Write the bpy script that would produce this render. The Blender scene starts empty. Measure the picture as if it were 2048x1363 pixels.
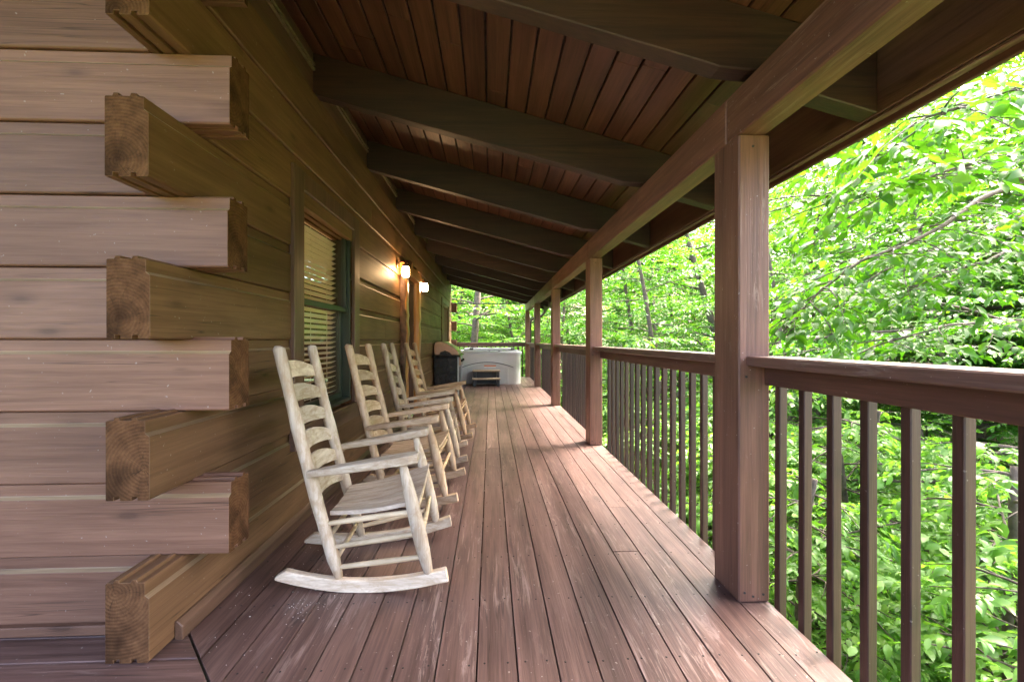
import bpy, math, random
import numpy as np
from mathutils import Vector
R = math.radians
random.seed(7)
scn = bpy.context.scene
col = scn.collection

# ------------------------------------------------------------------ camera
TH = math.atan(43 / 910)
cd = bpy.data.cameras.new("camera"); cam = bpy.data.objects.new("camera", cd); col.objects.link(cam)
cam.location = (0, 0, 1.15); cam.rotation_euler = (R(90), 0, -TH)
cd.sensor_width = 36; cd.lens = 36 * 910 / 2048; cd.shift_y = -0.0007
cd.clip_start = 0.02; cd.clip_end = 400
scn.camera = cam

# ------------------------------------------------------------------ world and sun
SUN_EL, SUN_AZ = 52, 62
w = bpy.data.worlds.new("World"); scn.world = w; w.use_nodes = True
nt = w.node_tree; bg = nt.nodes["Background"]
sky = nt.nodes.new("ShaderNodeTexSky"); sky.sky_type = 'NISHITA'; sky.sun_disc = False
sky.sun_elevation = R(SUN_EL); sky.sun_rotation = R(SUN_AZ); sky.air_density = 0.6; sky.dust_density = 7.0; sky.ozone_density = 0.2
nt.links.new(sky.outputs[0], bg.inputs[0]); bg.inputs[1].default_value = 0.15
sd = bpy.data.lights.new("sun", 'SUN'); so = bpy.data.objects.new("sun", sd); col.objects.link(so)
sd.energy = 1.3; sd.angle = R(22); sd.color = (1.0, 0.95, 0.87)
d = Vector((math.sin(R(SUN_AZ)) * math.cos(R(SUN_EL)), math.cos(R(SUN_AZ)) * math.cos(R(SUN_EL)), math.sin(R(SUN_EL))))
so.rotation_euler = (-d).to_track_quat('-Z', 'Y').to_euler(); so.location = d * 60
vs = scn.view_settings
scn.display_settings.display_device = 'sRGB'
vs.view_transform = 'Standard'; vs.look = 'None'; vs.gamma = 1; vs.exposure = 4.35; vs.use_curve_mapping = False
scn.cycles.max_bounces = 8; scn.cycles.diffuse_bounces = 5; scn.cycles.glossy_bounces = 3
scn.cycles.transmission_bounces = 5; scn.cycles.transparent_max_bounces = 8
scn.cycles.use_denoising = True; scn.cycles.sample_clamp_indirect = 8
scn.cycles.caustics_reflective = False; scn.cycles.caustics_refractive = False

# ------------------------------------------------------------------ materials
class NT:
    def __init__(s, name):
        s.m = bpy.data.materials.new(name); s.m.use_nodes = True
        s.t = s.m.node_tree; s.p = s.t.nodes["Principled BSDF"]
    def n(s, typ, **kw):
        x = s.t.nodes.new("ShaderNode" + typ)
        for k, v in kw.items(): setattr(x, k, v)
        return x
    def l(s, a, b): s.t.links.new(a, b)
    def noise(s, vec, scale, detail=4, rough=0.55, dist=0.0):
        x = s.n("TexNoise"); x.inputs["Scale"].default_value = scale; x.inputs["Detail"].default_value = detail
        x.inputs["Roughness"].default_value = rough; x.inputs["Distortion"].default_value = dist
        s.l(vec, x.inputs["Vector"]); return x.outputs["Fac"]
    def ramp(s, fac, stops):
        x = s.n("ValToRGB"); e = x.color_ramp.elements
        while len(e) < len(stops): e.new(0.5)
        for i, (p, c) in enumerate(stops):
            e[i].position = p; e[i].color = (*c, 1) if len(c) == 3 else c
        s.l(fac, x.inputs[0]); return x.outputs[0]
    def mix(s, fac, a, b, mode='MIX'):
        x = s.n("Mix", data_type='RGBA', blend_type=mode)
        if isinstance(fac, (int, float)): x.inputs[0].default_value = fac
        else: s.l(fac, x.inputs[0])
        for sock, v in ((x.inputs[6], a), (x.inputs[7], b)):
            if isinstance(v, tuple): sock.default_value = (*v, 1)
            else: s.l(v, sock)
        return x.outputs[2]
    def math(s, op, a, b=0.0):
        x = s.n("Math", operation=op)
        for sock, v in ((x.inputs[0], a), (x.inputs[1], b)):
            if isinstance(v, (int, float)): sock.default_value = v
            else: s.l(v, sock)
        return x.outputs[0]
    def bump(s, h, strength, dist=0.004):
        x = s.n("Bump"); x.inputs["Strength"].default_value = strength; x.inputs["Distance"].default_value = dist
        s.l(h, x.inputs["Height"]); s.l(x.outputs[0], s.p.inputs["Normal"])

def g(v): return (v, v, v)

def wood(name, axis, dark, light, rough=0.45, wear=0.0, wear_col=(0.42, 0.33, 0.28), knots=True, attr=None, fine=1.0, spec=0.5, blotch=0.5, wearlo=0.60, mottle=0.0, tint=False, con=0.12):
    """stained board: grain stretched along one axis of the object, knots, blotches, scuffs"""
    m = NT(name)
    tc = m.n("TexCoord"); oi = m.n("ObjectInfo")
    off = m.n("VectorMath", operation='ADD'); m.l(tc.outputs["Object"], off.inputs[0])
    cx = m.n("CombineXYZ")
    rnd = oi.outputs["Random"]
    if attr:
        a = m.n("Attribute"); a.attribute_name = attr; rnd = a.outputs["Fac"]
    for i, k in enumerate((37.0, 53.0, 71.0)):
        m.l(m.math('MULTIPLY', rnd, k), cx.inputs[i])
    m.l(cx.outputs[0], off.inputs[1])
    def mp(lo, hi):
        x = m.n("Mapping"); sc = [hi, hi, hi]; sc['XYZ'.index(axis)] = lo
        x.inputs["Scale"].default_value = sc; m.l(off.outputs[0], x.inputs["Vector"]); return x.outputs[0]
    g1 = m.noise(mp(0.8, 14 * fine), 1.0, 5, 0.6, 1.2)
    g2 = m.noise(mp(3.0, 95 * fine), 1.0, 3, 0.6, 0.4)
    bl = m.noise(mp(0.9, 2.2), 1.3, 3, 0.5, 0.3)
    g3 = m.noise(mp(1.3, 42 * fine), 1.0, 6, 0.7, 0.8)
    f = m.math('ADD', m.math('ADD', m.math('MULTIPLY', g1, 0.42), m.math('MULTIPLY', g2, 0.2)), m.math('MULTIPLY', g3, 0.38))
    c = m.ramp(f, [(0.5 - con, dark), (0.5 + con, light)])
    c = m.mix(m.math('MULTIPLY', m.ramp(bl, [(0.35, g(0)), (0.75, g(1))]), blotch), c, tuple(0.45 * v for v in dark))
    if knots:
        v = m.n("TexVoronoi"); v.inputs["Scale"].default_value = 1.0; m.l(mp(2.6, 7.5), v.inputs["Vector"])
        vs_ = m.n("SeparateColor"); m.l(v.outputs["Color"], vs_.inputs[0])
        kf = m.math('MULTIPLY', m.ramp(v.outputs["Distance"], [(0.08, g(1)), (0.13, g(0.4)), (0.23, g(0))]), m.math('GREATER_THAN', vs_.outputs[0], 0.55))
        ck = m.noise(mp(0.55, 30), 1.0, 2, 0.4, 0.3); cg = m.noise(mp(0.9, 3.0), 1.0, 1, 0.5)
        ckf = m.math('MULTIPLY', m.ramp(ck, [(0.488, g(0)), (0.5, g(1)), (0.512, g(0))]), m.ramp(cg, [(0.55, g(0)), (0.62, g(1))]))
        c = m.mix(m.math('MULTIPLY', ckf, 0.7), c, tuple(0.25 * v for v in dark))
        c = m.mix(m.math('MULTIPLY', kf, 0.55), c, tuple(0.3 * v for v in dark))
    if mottle:
        mt = m.noise(mp(9, 22), 1.0, 5, 0.7, 0.8)
        c = m.mix(m.math('MULTIPLY', m.ramp(mt, [(0.46, g(0)), (0.62, g(1))]), mottle), c, tuple(0.5 * v * k for v, k in zip(light, (1.0, 0.8, 0.62))))
    hsv = m.n("HueSaturation"); m.l(c, hsv.inputs["Color"])
    m.l(m.math('ADD', 0.78, m.math('MULTIPLY', rnd, 0.44)), hsv.inputs["Value"]); c = hsv.outputs[0]
    if tint: c = m.mix(1.0, c, oi.outputs['Color'], 'MULTIPLY')
    if wear:
        w1 = m.noise(mp(2.2, 26), 1.0, 6, 0.75, 1.5); w2 = m.noise(mp(1.0, 1.6), 1.0, 2, 0.5)
        ww = m.math('MULTIPLY', m.ramp(w1, [(wearlo, g(0)), (wearlo + 0.10, g(1))]), m.ramp(w2, [(0.42, g(0)), (0.62, g(1))]))
        c = m.mix(m.math('MULTIPLY', ww, wear), c, wear_col)
        sp = m.noise(off.outputs[0], 60, 2, 0.5)
        c = m.mix(m.math('MULTIPLY', m.ramp(sp, [(0.72, g(0)), (0.76, g(1))]), wear * 0.9), c, (0.5, 0.47, 0.44))
    m.l(c, m.p.inputs["Base Color"])
    m.l(m.math('ADD', rough - 0.12, m.math('MULTIPLY', bl, 0.28)), m.p.inputs["Roughness"])
    m.p.inputs["Specular IOR Level"].default_value = spec
    m.bump(m.math('ADD', g2, m.math('MULTIPLY', g1, 0.7)), 0.45, 0.003)
    return m.m

def endgrain(name, axis, dark, light):
    m = NT(name); tc = m.n("TexCoord"); oi = m.n("ObjectInfo")
    sep = m.n("SeparateXYZ"); m.l(tc.outputs["Object"], sep.inputs[0])
    u = sep.outputs['XYZ'.index('Y' if axis == 'X' else 'X')]; v = sep.outputs[2]
    cx = m.n("CombineXYZ")
    m.l(m.math('ADD', u, m.math('MULTIPLY', m.math('SUBTRACT', oi.outputs["Random"], 0.5), 0.20)), cx.inputs[0])
    m.l(m.math('ADD', v, m.math('MULTIPLY', m.math('SUBTRACT', m.math('FRACT', m.math('MULTIPLY', oi.outputs["Random"], 7.3)), 0.5), 0.30)), cx.inputs[1])
    wv = m.n("TexWave", wave_type='RINGS', rings_direction='SPHERICAL')
    wv.inputs["Scale"].default_value = 26; wv.inputs["Distortion"].default_value = 2.2; wv.inputs["Detail"].default_value = 3; wv.inputs["Detail Scale"].default_value = 0.8
    m.l(cx.outputs[0], wv.inputs["Vector"])
    nz = m.noise(cx.outputs[0], 15, 6, 0.75)
    c = m.ramp(m.math('ADD', m.math('MULTIPLY', wv.outputs["Fac"], 0.08), m.math('MULTIPLY', nz, 0.95)), [(0.25, dark), (0.85, light)])
    s2 = m.n("SeparateXYZ"); m.l(cx.outputs[0], s2.inputs[0])
    an = m.math('ARCTAN2', s2.outputs[1], s2.outputs[0]); rr = m.math('SQRT', m.math('ADD', m.math('MULTIPLY', s2.outputs[0], s2.outputs[0]), m.math('MULTIPLY', s2.outputs[1], s2.outputs[1])))
    cv = m.n("CombineXYZ"); m.l(m.math('MULTIPLY', an, 2.6), cv.inputs[0]); m.l(m.math('MULTIPLY', oi.outputs["Random"], 40.0), cv.inputs[1]); m.l(m.math('MULTIPLY', rr, 4.0), cv.inputs[2])
    cks = m.math('MULTIPLY', m.ramp(m.noise(cv.outputs[0], 1.6, 2, 0.4), [(0.485, g(0)), (0.5, g(1)), (0.515, g(0))]), m.ramp(rr, [(0.01, g(1)), (0.13, g(0))]))
    c = m.mix(m.math('MULTIPLY', cks, 0.85), c, (0.008, 0.005, 0.003))
    m.l(m.mix(m.math('MULTIPLY', m.ramp(m.noise(tc.outputs["Object"], 6, 3), [(0.5, g(0)), (0.7, g(1))]), 0.7), c, tuple(0.35 * v for v in dark)), m.p.inputs["Base Color"])
    m.p.inputs["Roughness"].default_value = 0.85; m.p.inputs["Specular IOR Level"].default_value = 0.1
    m.bump(wv.outputs["Fac"], 0.35, 0.003)
    return m.m

def plain(name, c, rough=0.5, metal=0.0, var=0.25, scale=8, bump=0.0, spec=0.5):
    m = NT(name); tc = m.n("TexCoord"); nz = m.noise(tc.outputs["Object"], scale, 5, 0.6)
    m.l(m.ramp(nz, [(0.3, tuple(v * (1 - var) for v in c)), (0.7, tuple(min(1, v * (1 + var)) for v in c))]), m.p.inputs["Base Color"])
    m.p.inputs["Roughness"].default_value = rough; m.p.inputs["Metallic"].default_value = metal
    m.p.inputs["Specular IOR Level"].default_value = spec
    if bump: m.bump(nz, bump, 0.01)
    return m.m

def glass(name, tint=(0.9, 0.95, 0.92)):
    m = NT(name); out = m.t.nodes["Material Output"]; m.t.nodes.remove(m.p)
    tr = m.n("BsdfTransparent"); tr.inputs[0].default_value = (*tint, 1)
    gl = m.n("BsdfGlossy"); gl.inputs["Roughness"].default_value = 0.02
    fr = m.n("Fresnel"); fr.inputs[0].default_value = 1.55
    geo = m.n("NewGeometry"); mx = m.n("MixShader"); m.l(m.math('MULTIPLY', fr.outputs[0], m.math('SUBTRACT', 1.0, geo.outputs['Backfacing'])), mx.inputs[0]); m.l(tr.outputs[0], mx.inputs[1]); m.l(gl.outputs[0], mx.inputs[2])
    m.l(mx.outputs[0], out.inputs[0]); return m.m

def leafmat(name, stops, trans, tmix=0.45, rough=0.4):
    """stops: colour variation from leaf to leaf; trans: the light that comes through"""
    m = NT(name); out = m.t.nodes["Material Output"]
    a = m.n("Attribute"); a.attribute_name = "tone"
    c = m.ramp(a.outputs["Fac"], stops)
    m.l(c, m.p.inputs["Base Color"]); m.p.inputs["Roughness"].default_value = rough; m.p.inputs["Specular IOR Level"].default_value = 0.35
    tl = m.n("BsdfTranslucent"); m.l(m.mix(1.0, c, trans, 'MULTIPLY'), tl.inputs[0])
    mx = m.n("MixShader"); mx.inputs[0].default_value = tmix
    m.l(m.p.outputs[0], mx.inputs[1]); m.l(tl.outputs[0], mx.inputs[2]); m.l(mx.outputs[0], out.inputs[0]); return m.m

def emit(name, c, s):
    m = NT(name); m.p.inputs["Base Color"].default_value = (0.8, 0.7, 0.5, 1)
    m.p.inputs["Emission Color"].default_value = (*c, 1); m.p.inputs["Emission Strength"].default_value = s
    return m.m

BR_D, BR_L = (0.098, 0.048, 0.021), (0.265, 0.146, 0.074)
M = {}
for ax in 'XYZ':
    q = 0.94 if ax == 'Y' else 1.0  # side wall dimmed, front wall redder: their differing light put into one stain
    M['log' + ax] = wood('log stain ' + ax, ax, (0.105, 0.047, 0.027) if ax == 'X' else tuple(q * v for v in BR_D), (0.275, 0.146, 0.094) if ax == 'X' else tuple(q * v for v in BR_L), 0.5, wear=0.35, blotch=0.3, wearlo=0.66, spec=0.3, con=0.19)
    M['trim' + ax] = wood('trim stain ' + ax, ax, (0.09, 0.05, 0.03), (0.19, 0.105, 0.066), 0.42, blotch=0.4)
    M['beam' + ax] = wood('beam stain ' + ax, ax, (0.105, 0.046, 0.030), (0.25, 0.118, 0.078), 0.5, wear=0.45, wear_col=(0.36, 0.26, 0.21), blotch=0.4, wearlo=0.54)
    M['chair' + ax] = wood('weathered pole ' + ax, ax, (0.48, 0.36, 0.24), (0.86, 0.75, 0.60), 0.7, wear=0.5, wear_col=(0.58, 0.52, 0.44), knots=False, fine=0.8, spec=0.25, blotch=0.35, mottle=0.7, tint=True)
    M['rail' + ax] = wood('rail stain ' + ax, ax, (0.048, 0.019, 0.014), (0.135, 0.058, 0.042), 0.42, wear=0.35, wear_col=(0.30, 0.19, 0.15), blotch=0.35, wearlo=0.66)
M['baluster'] = wood('baluster stain', 'Z', (0.020, 0.008, 0.006), (0.055, 0.023, 0.017), 0.42, wear=0.25, wear_col=(0.2, 0.12, 0.1), blotch=0.3)
M['litledgeX'] = wood('lit log ledge X', 'X', (0.20, 0.125, 0.068), (0.42, 0.30, 0.175), 0.45, knots=False)  # paler ledge faces: caught skylight put into the stain, with some wear
M['litledgeY'] = wood('lit log ledge Y', 'Y', (0.20, 0.125, 0.068), (0.42, 0.30, 0.175), 0.45, knots=False)
M['capY'] = wood('weathered cap Y', 'Y', (0.065, 0.031, 0.025), (0.18, 0.10, 0.082), 0.38, wear=0.6, wear_col=(0.34, 0.29, 0.25), blotch=0.3, wearlo=0.52)  # greyed by weathering, and by sky reflection put into the stain
M['endX'] = endgrain('log end grain X', 'X', (0.038, 0.016, 0.007), (0.215, 0.105, 0.048))
M['endY'] = endgrain('log end grain Y', 'Y', (0.038, 0.016, 0.007), (0.215, 0.105, 0.048))
M['ceil'] = wood('ceiling stain', 'Y', (0.048, 0.018, 0.010), (0.15, 0.060, 0.035), 0.45, attr='board', blotch=0.35)
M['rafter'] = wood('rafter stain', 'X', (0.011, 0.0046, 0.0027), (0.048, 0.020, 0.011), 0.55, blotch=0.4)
M['deck'] = wood('deck stain', 'Y', (0.058, 0.029, 0.023), (0.198, 0.115, 0.095), 0.42, wear=0.5, wear_col=(0.42, 0.31, 0.27), attr='board', blotch=0.4, wearlo=0.53)
M['deckX'] = wood('deck stain across', 'X', (0.058, 0.029, 0.023), (0.198, 0.115, 0.095), 0.42, wear=0.5, wear_col=(0.42, 0.31, 0.27), attr='board', blotch=0.4, wearlo=0.53)
M['seat'] = wood('weathered plank', 'X', (0.46, 0.35, 0.26), (0.82, 0.70, 0.57), 0.7, wear=0.4, wear_col=(0.55, 0.49, 0.43), knots=False, spec=0.25, blotch=0.4, mottle=0.4, tint=True)
M['rung'] = wood('pale rung', 'X', (0.48, 0.36, 0.22), (0.74, 0.60, 0.41), 0.65, knots=False, spec=0.25, blotch=0.25, tint=True)
M['cedar'] = wood('varnished cedar', 'Z', (0.34, 0.12, 0.03), (0.62, 0.30, 0.09), 0.3, blotch=0.5)
M['cedarY'] = wood('varnished cedar across', 'Y', (0.34, 0.12, 0.03), (0.62, 0.30, 0.09), 0.3, blotch=0.5)
M['bark_edge'] = plain('dark live edge', (0.10, 0.05, 0.03), 0.7, var=0.6, scale=14, bump=0.5)
M['door'] = wood('door stain', 'Z', (0.05, 0.018, 0.012), (0.11, 0.04, 0.028), 0.35, knots=False)
M['sash'] = plain('dark green sash', (0.032, 0.046, 0.030), 0.35, var=0.15)  # bronze frame with the forest's green reflection put into its colour
M['sash2'] = plain('pale sash', (0.30, 0.30, 0.25), 0.4, var=0.1)
M['glass'] = glass('window glass')
M['blind'] = plain('blind slat', (0.86, 0.83, 0.78), 0.5, var=0.05)
def glowroom():  # room wall glows by itself, added to warm the window; no lamp
    m = NT('glowing room panelling'); tc = m.n("TexCoord"); x = m.n("Mapping"); x.inputs["Scale"].default_value = (8, 8, .6); m.l(tc.outputs["Object"], x.inputs["Vector"])
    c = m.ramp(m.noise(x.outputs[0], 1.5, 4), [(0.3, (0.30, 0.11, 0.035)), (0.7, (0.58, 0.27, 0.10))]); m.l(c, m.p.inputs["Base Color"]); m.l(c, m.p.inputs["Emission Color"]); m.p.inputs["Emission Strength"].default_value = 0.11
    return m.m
M['roomwall'] = glowroom() # wood('room panelling', 'Z', (0.25, 0.10, 0.04), (0.46, 0.22, 0.09), 0.5)
M['dark'] = plain('dark gap', (0.012, 0.009, 0.007), 0.9)
M['black'] = plain('black enamel', (0.012, 0.014, 0.014), 0.25, var=0.2)
M['iron'] = plain('black iron', (0.02, 0.018, 0.016), 0.5)
M['steel'] = plain('steel', (0.5, 0.5, 0.48), 0.35, 1.0, 0.1)
M['copper'] = plain('copper painted lid', (0.42, 0.28, 0.20), 0.35, 0.6, 0.2, 5)
M['tub'] = plain('pale grey cabinet', (0.76, 0.76, 0.74), 0.45, var=0.04, scale=4)
M['tub2'] = plain('grey arch panel', (0.66, 0.66, 0.64), 0.45, var=0.04, scale=4)
M['acryl'] = plain('white acrylic', (0.80, 0.82, 0.84), 0.2, var=0.03)
M['grey'] = plain('dark grey plastic', (0.045, 0.05, 0.058), 0.5, var=0.1)
M['tan'] = plain('tan tread', (0.46, 0.35, 0.24), 0.6, var=0.12)
M['label'] = plain('white label', (0.8, 0.78, 0.74), 0.5, var=0.02)
M['orange'] = plain('orange label band', (0.75, 0.22, 0.06), 0.5, var=0.05)
M['gutter'] = plain('brown gutter', (0.06, 0.035, 0.024), 0.35, var=0.1)
M['vent'] = plain('vent strip', (0.16, 0.12, 0.07), 0.6, var=0.4, scale=30)
M['shingle'] = plain('shingles', (0.06, 0.055, 0.05), 0.9, var=0.4, scale=20)
M['debris'] = plain('pale flakes', (0.72, 0.69, 0.64), 0.7, var=0.1)
M['brass'] = plain('bronze fixture', (0.10, 0.06, 0.035), 0.4, 0.7)
M['lamp'] = emit('glowing jar', (1.0, 0.62, 0.30), 8.0)
M['bark'] = plain('bark', (0.115, 0.085, 0.062), 0.9, var=0.5, scale=9, bump=0.9)
M['barkdark'] = plain('wet bark', (0.085, 0.062, 0.047), 0.85, var=0.5, scale=14, bump=0.9)
M['leaf'] = leafmat('big leaf', [(0, (0.035, 0.115, 0.008)), (0.5, (0.068, 0.185, 0.012)), (1, (0.12, 0.235, 0.015))], (1.75, 1.9, 0.9), 0.45)
M['leaf2'] = leafmat('forest leaf', [(0, (0.035, 0.11, 0.012)), (0.5, (0.066, 0.175, 0.018)), (1, (0.14, 0.235, 0.02))], (1.9, 2.0, 1.0), 0.45)
M['leaf3'] = leafmat('understory leaf', [(0, (0.06, 0.15, 0.022)), (0.5, (0.105, 0.225, 0.03)), (1, (0.17, 0.285, 0.04))], (2.0, 2.1, 1.1), 0.45)

def ground_mat():
    m = NT('forest floor'); tc = m.n("TexCoord")
    a = m.noise(tc.outputs["Object"], 0.35, 5, 0.6); b = m.noise(tc.outputs["Object"], 7, 5, 0.7)
    c = m.ramp(b, [(0.3, (0.05, 0.035, 0.02)), (0.7, (0.17, 0.12, 0.075))])
    c = m.mix(m.ramp(a, [(0.42, g(0)), (0.6, g(1))]), c, (0.055, 0.12, 0.018))
    m.l(c, m.p.inputs["Base Color"]); m.p.inputs["Roughness"].default_value = 0.95; m.bump(b, 0.8, 0.05); return m.m
M['ground'] = ground_mat()
M['gravel'] = plain('pale gravel', (0.42, 0.40, 0.38), 0.95, var=0.25, scale=25, bump=0.6)

# ------------------------------------------------------------------ mesh helpers
class MB:
    def __init__(s): s.v = []; s.f = []; s.mi = []; s.at = []
    def add(s, vs, fs, mi=0, at=0.0):
        o = len(s.v); s.v += [tuple(p) for p in vs]
        for k, f in enumerate(fs):
            s.f.append(tuple(i + o for i in f)); s.mi.append(mi[k] if isinstance(mi, list) else mi); s.at.append(at)
        return s
    def box(s, x0, x1, y0, y1, z0, z1, mi=0, at=0.0):
        return s.add([(x0, y0, z0), (x1, y0, z0), (x1, y1, z0), (x0, y1, z0), (x0, y0, z1), (x1, y0, z1), (x1, y1, z1), (x0, y1, z1)],
                     [(0, 3, 2, 1), (4, 5, 6, 7), (0, 1, 5, 4), (1, 2, 6, 5), (2, 3, 7, 6), (3, 0, 4, 7)], mi, at)
    def prism(s, prof, axis, a0, a1, mi=0, cap=None, at=0.0):
        """prof: 2-D outline in the two other axes (in xyz order), anticlockwise"""
        n = len(prof)
        def P(p, a):
            q = [0, 0, 0]; k = 'XYZ'.index(axis); r = [i for i in range(3) if i != k]
            q[k] = a; q[r[0]] = p[0]; q[r[1]] = p[1]; return q
        vs = [P(p, a0) for p in prof] + [P(p, a1) for p in prof]
        fs = [(i, (i + 1) % n, n + (i + 1) % n, n + i) for i in range(n)] + [tuple(range(n - 1, -1, -1)), tuple(range(n, 2 * n))]
        if axis == 'Y': fs = [f[::-1] for f in fs]
        c = mi if cap is None else cap
        return s.add(vs, fs, (mi if isinstance(mi, list) else [mi] * n) + [c, c], at)
    def tube(s, pts, rad, n=8, mi=0, cap=True, sq=1.0):
        pts = [Vector(p) for p in pts]; k = len(pts)
        if isinstance(rad, (int, float)): rad = [rad] * k
        t0 = (pts[1] - pts[0]).normalized(); u = t0.orthogonal().normalized(); vs = []
        for i in range(k):
            t = ((pts[min(i + 1, k - 1)] - pts[max(i - 1, 0)])).normalized()
            u = (u - t * u.dot(t)).normalized(); b = t.cross(u)
            for j in range(n):
                a = 2 * math.pi * j / n; vs.append(pts[i] + (u * math.cos(a) + b * math.sin(a) * sq) * rad[i])
        fs = [(i * n + j, i * n + (j + 1) % n, (i + 1) * n + (j + 1) % n, (i + 1) * n + j) for i in range(k - 1) for j in range(n)]
        if cap: fs += [tuple(range(n - 1, -1, -1)), tuple(range((k - 1) * n, k * n))]
        return s.add(vs, fs, mi)
    def lathe(s, prof, c, n=20, mi=0):
        vs = []; k = len(prof)
        for r, z in prof:
            for j in range(n):
                a = 2 * math.pi * j / n; vs.append((c[0] + r * math.cos(a), c[1] + r * math.sin(a), c[2] + z))
        fs = [(i * n + j, i * n + (j + 1) % n, (i + 1) * n + (j + 1) % n, (i + 1) * n + j) for i in range(k - 1) for j in range(n)]
        fs += [tuple(range(n - 1, -1, -1)), tuple(range((k - 1) * n, k * n))]
        return s.add(vs, fs, mi)
    def build(s, name, mats, parent=None, bevel=0.0, smooth=False, seg=1, centre=None):
        if not isinstance(mats, (list, tuple)): mats = [mats]
        V = np.array(s.v, dtype=float)
        c = (V.min(0) + V.max(0)) / 2 if centre is None else np.array(centre, float)
        me = bpy.data.meshes.new(name); me.from_pydata([tuple(p) for p in (V - c)], [], s.f)
        for m in mats: me.materials.append(M[m] if isinstance(m, str) else m)
        me.polygons.foreach_set('material_index', s.mi)
        if any(s.at):
            a = me.attributes.new('board', 'FLOAT', 'FACE'); a.data.foreach_set('value', s.at)
        if smooth: me.polygons.foreach_set('use_smooth', [True] * len(s.f))
        me.update()
        o = bpy.data.objects.new(name, me); col.objects.link(o)
        pl = Vector((0, 0, 0))
        if parent is not None:
            o.parent = parent; q = parent
            while q is not None: pl += q.location; q = q.parent
        o.location = Vector(c) - pl
        if bevel:
            b = o.modifiers.new('bevel', 'BEVEL'); b.width = bevel; b.segments = seg; b.limit_method = 'ANGLE'; b.angle_limit = R(40)
        return o

def tag(o, label=None, cat=None, group=None, kind=None):
    for k, v in (('label', label), ('category', cat), ('group', group), ('kind', kind)):
        if v: o[k] = v
    return o
def empty(name, loc, label, cat, group=None):
    o = bpy.data.objects.new(name, None); col.objects.link(o); o.location = loc; o.empty_display_size = 0.1
    return tag(o, label, cat, group)
def copy_tree(o, parent=None):
    c = o.copy(); col.objects.link(c); c.parent = parent
    for ch in list(o.children): copy_tree(ch, c)
    return c

# ------------------------------------------------------------------ log cabin
WX, FY, T, CO = -1.21, 1.875, 0.15, 0.287        # side wall face, front wall face, log thickness, course height
Y_END = 14.2
cabin = empty('log_cabin', (-4.4, 8, 0), 'brown stained log cabin with crossed square log ends at its corner', 'cabin')

def log_profile(z0, out=1):
    """section of a squared log; u grows outwards: recessed strip under a ledge, two tongues on top, two grooves below"""
    rc, rh = 0.015, 0.046
    z1 = z0 + CO - 0.0025
    p = [(-T, z0), (-T + .028, z0), (-T + .028, z0 + .014), (-T + .048, z0 + .014), (-T + .048, z0), (-.062, z0), (-.062, z0 + .014), (-.042, z0 + .014), (-.042, z0),
         (-.006, z0), (0, z0 + .006), (0, z1 - rh - .012), (-rc, z1 - rh), (-rc, z1 - .003), (-rc - .004, z1)]
    p += [(-.040, z1), (-.044, z1 + .011), (-.060, z1 + .011), (-.064, z1), (-T + .048, z1), (-T + .046, z1 + .011), (-T + .030, z1 + .011), (-T + .026, z1), (-T + .004, z1), (-T, z1 - .004)]
    return p
def side_log(z0, y0, y1):
    p = [(WX + u, z) for u, z in log_profile(z0)]
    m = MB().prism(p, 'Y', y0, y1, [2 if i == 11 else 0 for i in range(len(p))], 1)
    return m.build('log', ['logY', 'endY', 'litledgeY'], cabin, 0.0012, centre=(WX - T / 2, y0, z0 + CO / 2))
def front_log(z0, x0, x1):
    p = [(FY - u, z) for u, z in log_profile(z0)][::-1]
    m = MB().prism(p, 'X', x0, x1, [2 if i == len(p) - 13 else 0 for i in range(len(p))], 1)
    return m.build('log', ['logX', 'endX', 'litledgeX'], cabin, 0.0012, centre=(x1, FY + T / 2, z0 + CO / 2))

W1 = (2.97, 4.05, 0.63, 2.11)       # window opening (y0, y1, z0, z1)
DR = (6.40, 7.22, 0.02, 2.03)       # door opening
W2 = (11.45, 13.0, 0.60, 2.10)
jit = random.Random(3)
for k in range(10):
    z0 = 0.007 + k * CO
    even = k % 2 == 0
    ya = 1.676 + jit.uniform(-.006, .006) if even else FY + T
    yb = Y_END - T if even else Y_END + 0.02
    yb = Y_END - 0.02
    cuts = []
    for (a, b, c, d_) in (W1, DR, W2):
        if z0 + CO * 0.75 > c and z0 + CO * 0.4 < d_: cuts.append((a, b))
    if k == 8: cuts.append((4.692, 4.700))
    if k == 2: cuts.append((9.3, 9.305))
    if k == 4: cuts.append((5.3, 5.304))
    pos = ya
    for a, b in sorted(cuts):
        side_log(z0, pos, a); pos = b
    side_log(z0, pos, yb)
    if even: front_log(z0, -7.6, WX - T - 0.003)
    else: front_log(z0, -7.6, -1.048 + jit.uniform(-.005, .005))
    if not even and k in (3, 5, 7, 1):                       # the far corner's crossed ends
        p = [(Y_END + T - .02 + u, z) for u, z in log_profile(z0)][::-1]
        MB().prism(p, 'X', -5.0, -1.05, 0, 1).build('log', ['trimX', 'endX'], cabin, centre=(-1.05, Y_END, z0 + CO / 2))
# gable, far wall and the wall on the other side close the house
ZR = lambda X: 2.865 - 0.262 * (X + 1.21)                    # underside of the rafters
MB().add([(-7.6, FY + .03, 2.88), (-1.24, FY + .03, 2.88), (-4.4, FY + .03, 3.66)], [(0, 1, 2)]).build('gable', 'logX', cabin)
MB().box(-7.6, -1.40, Y_END - .3, Y_END - .1, 0, 2.88).build('back_wall', 'logX', cabin)
MB().box(-7.75, -7.6, FY, Y_END, 0, 2.88).build('outer_wall', 'logY', cabin)
MB().box(-7.6, WX - T - .02, FY + T + .02, Y_END - .35, -0.12, -0.06).build('floor', 'dark', cabin)
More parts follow.
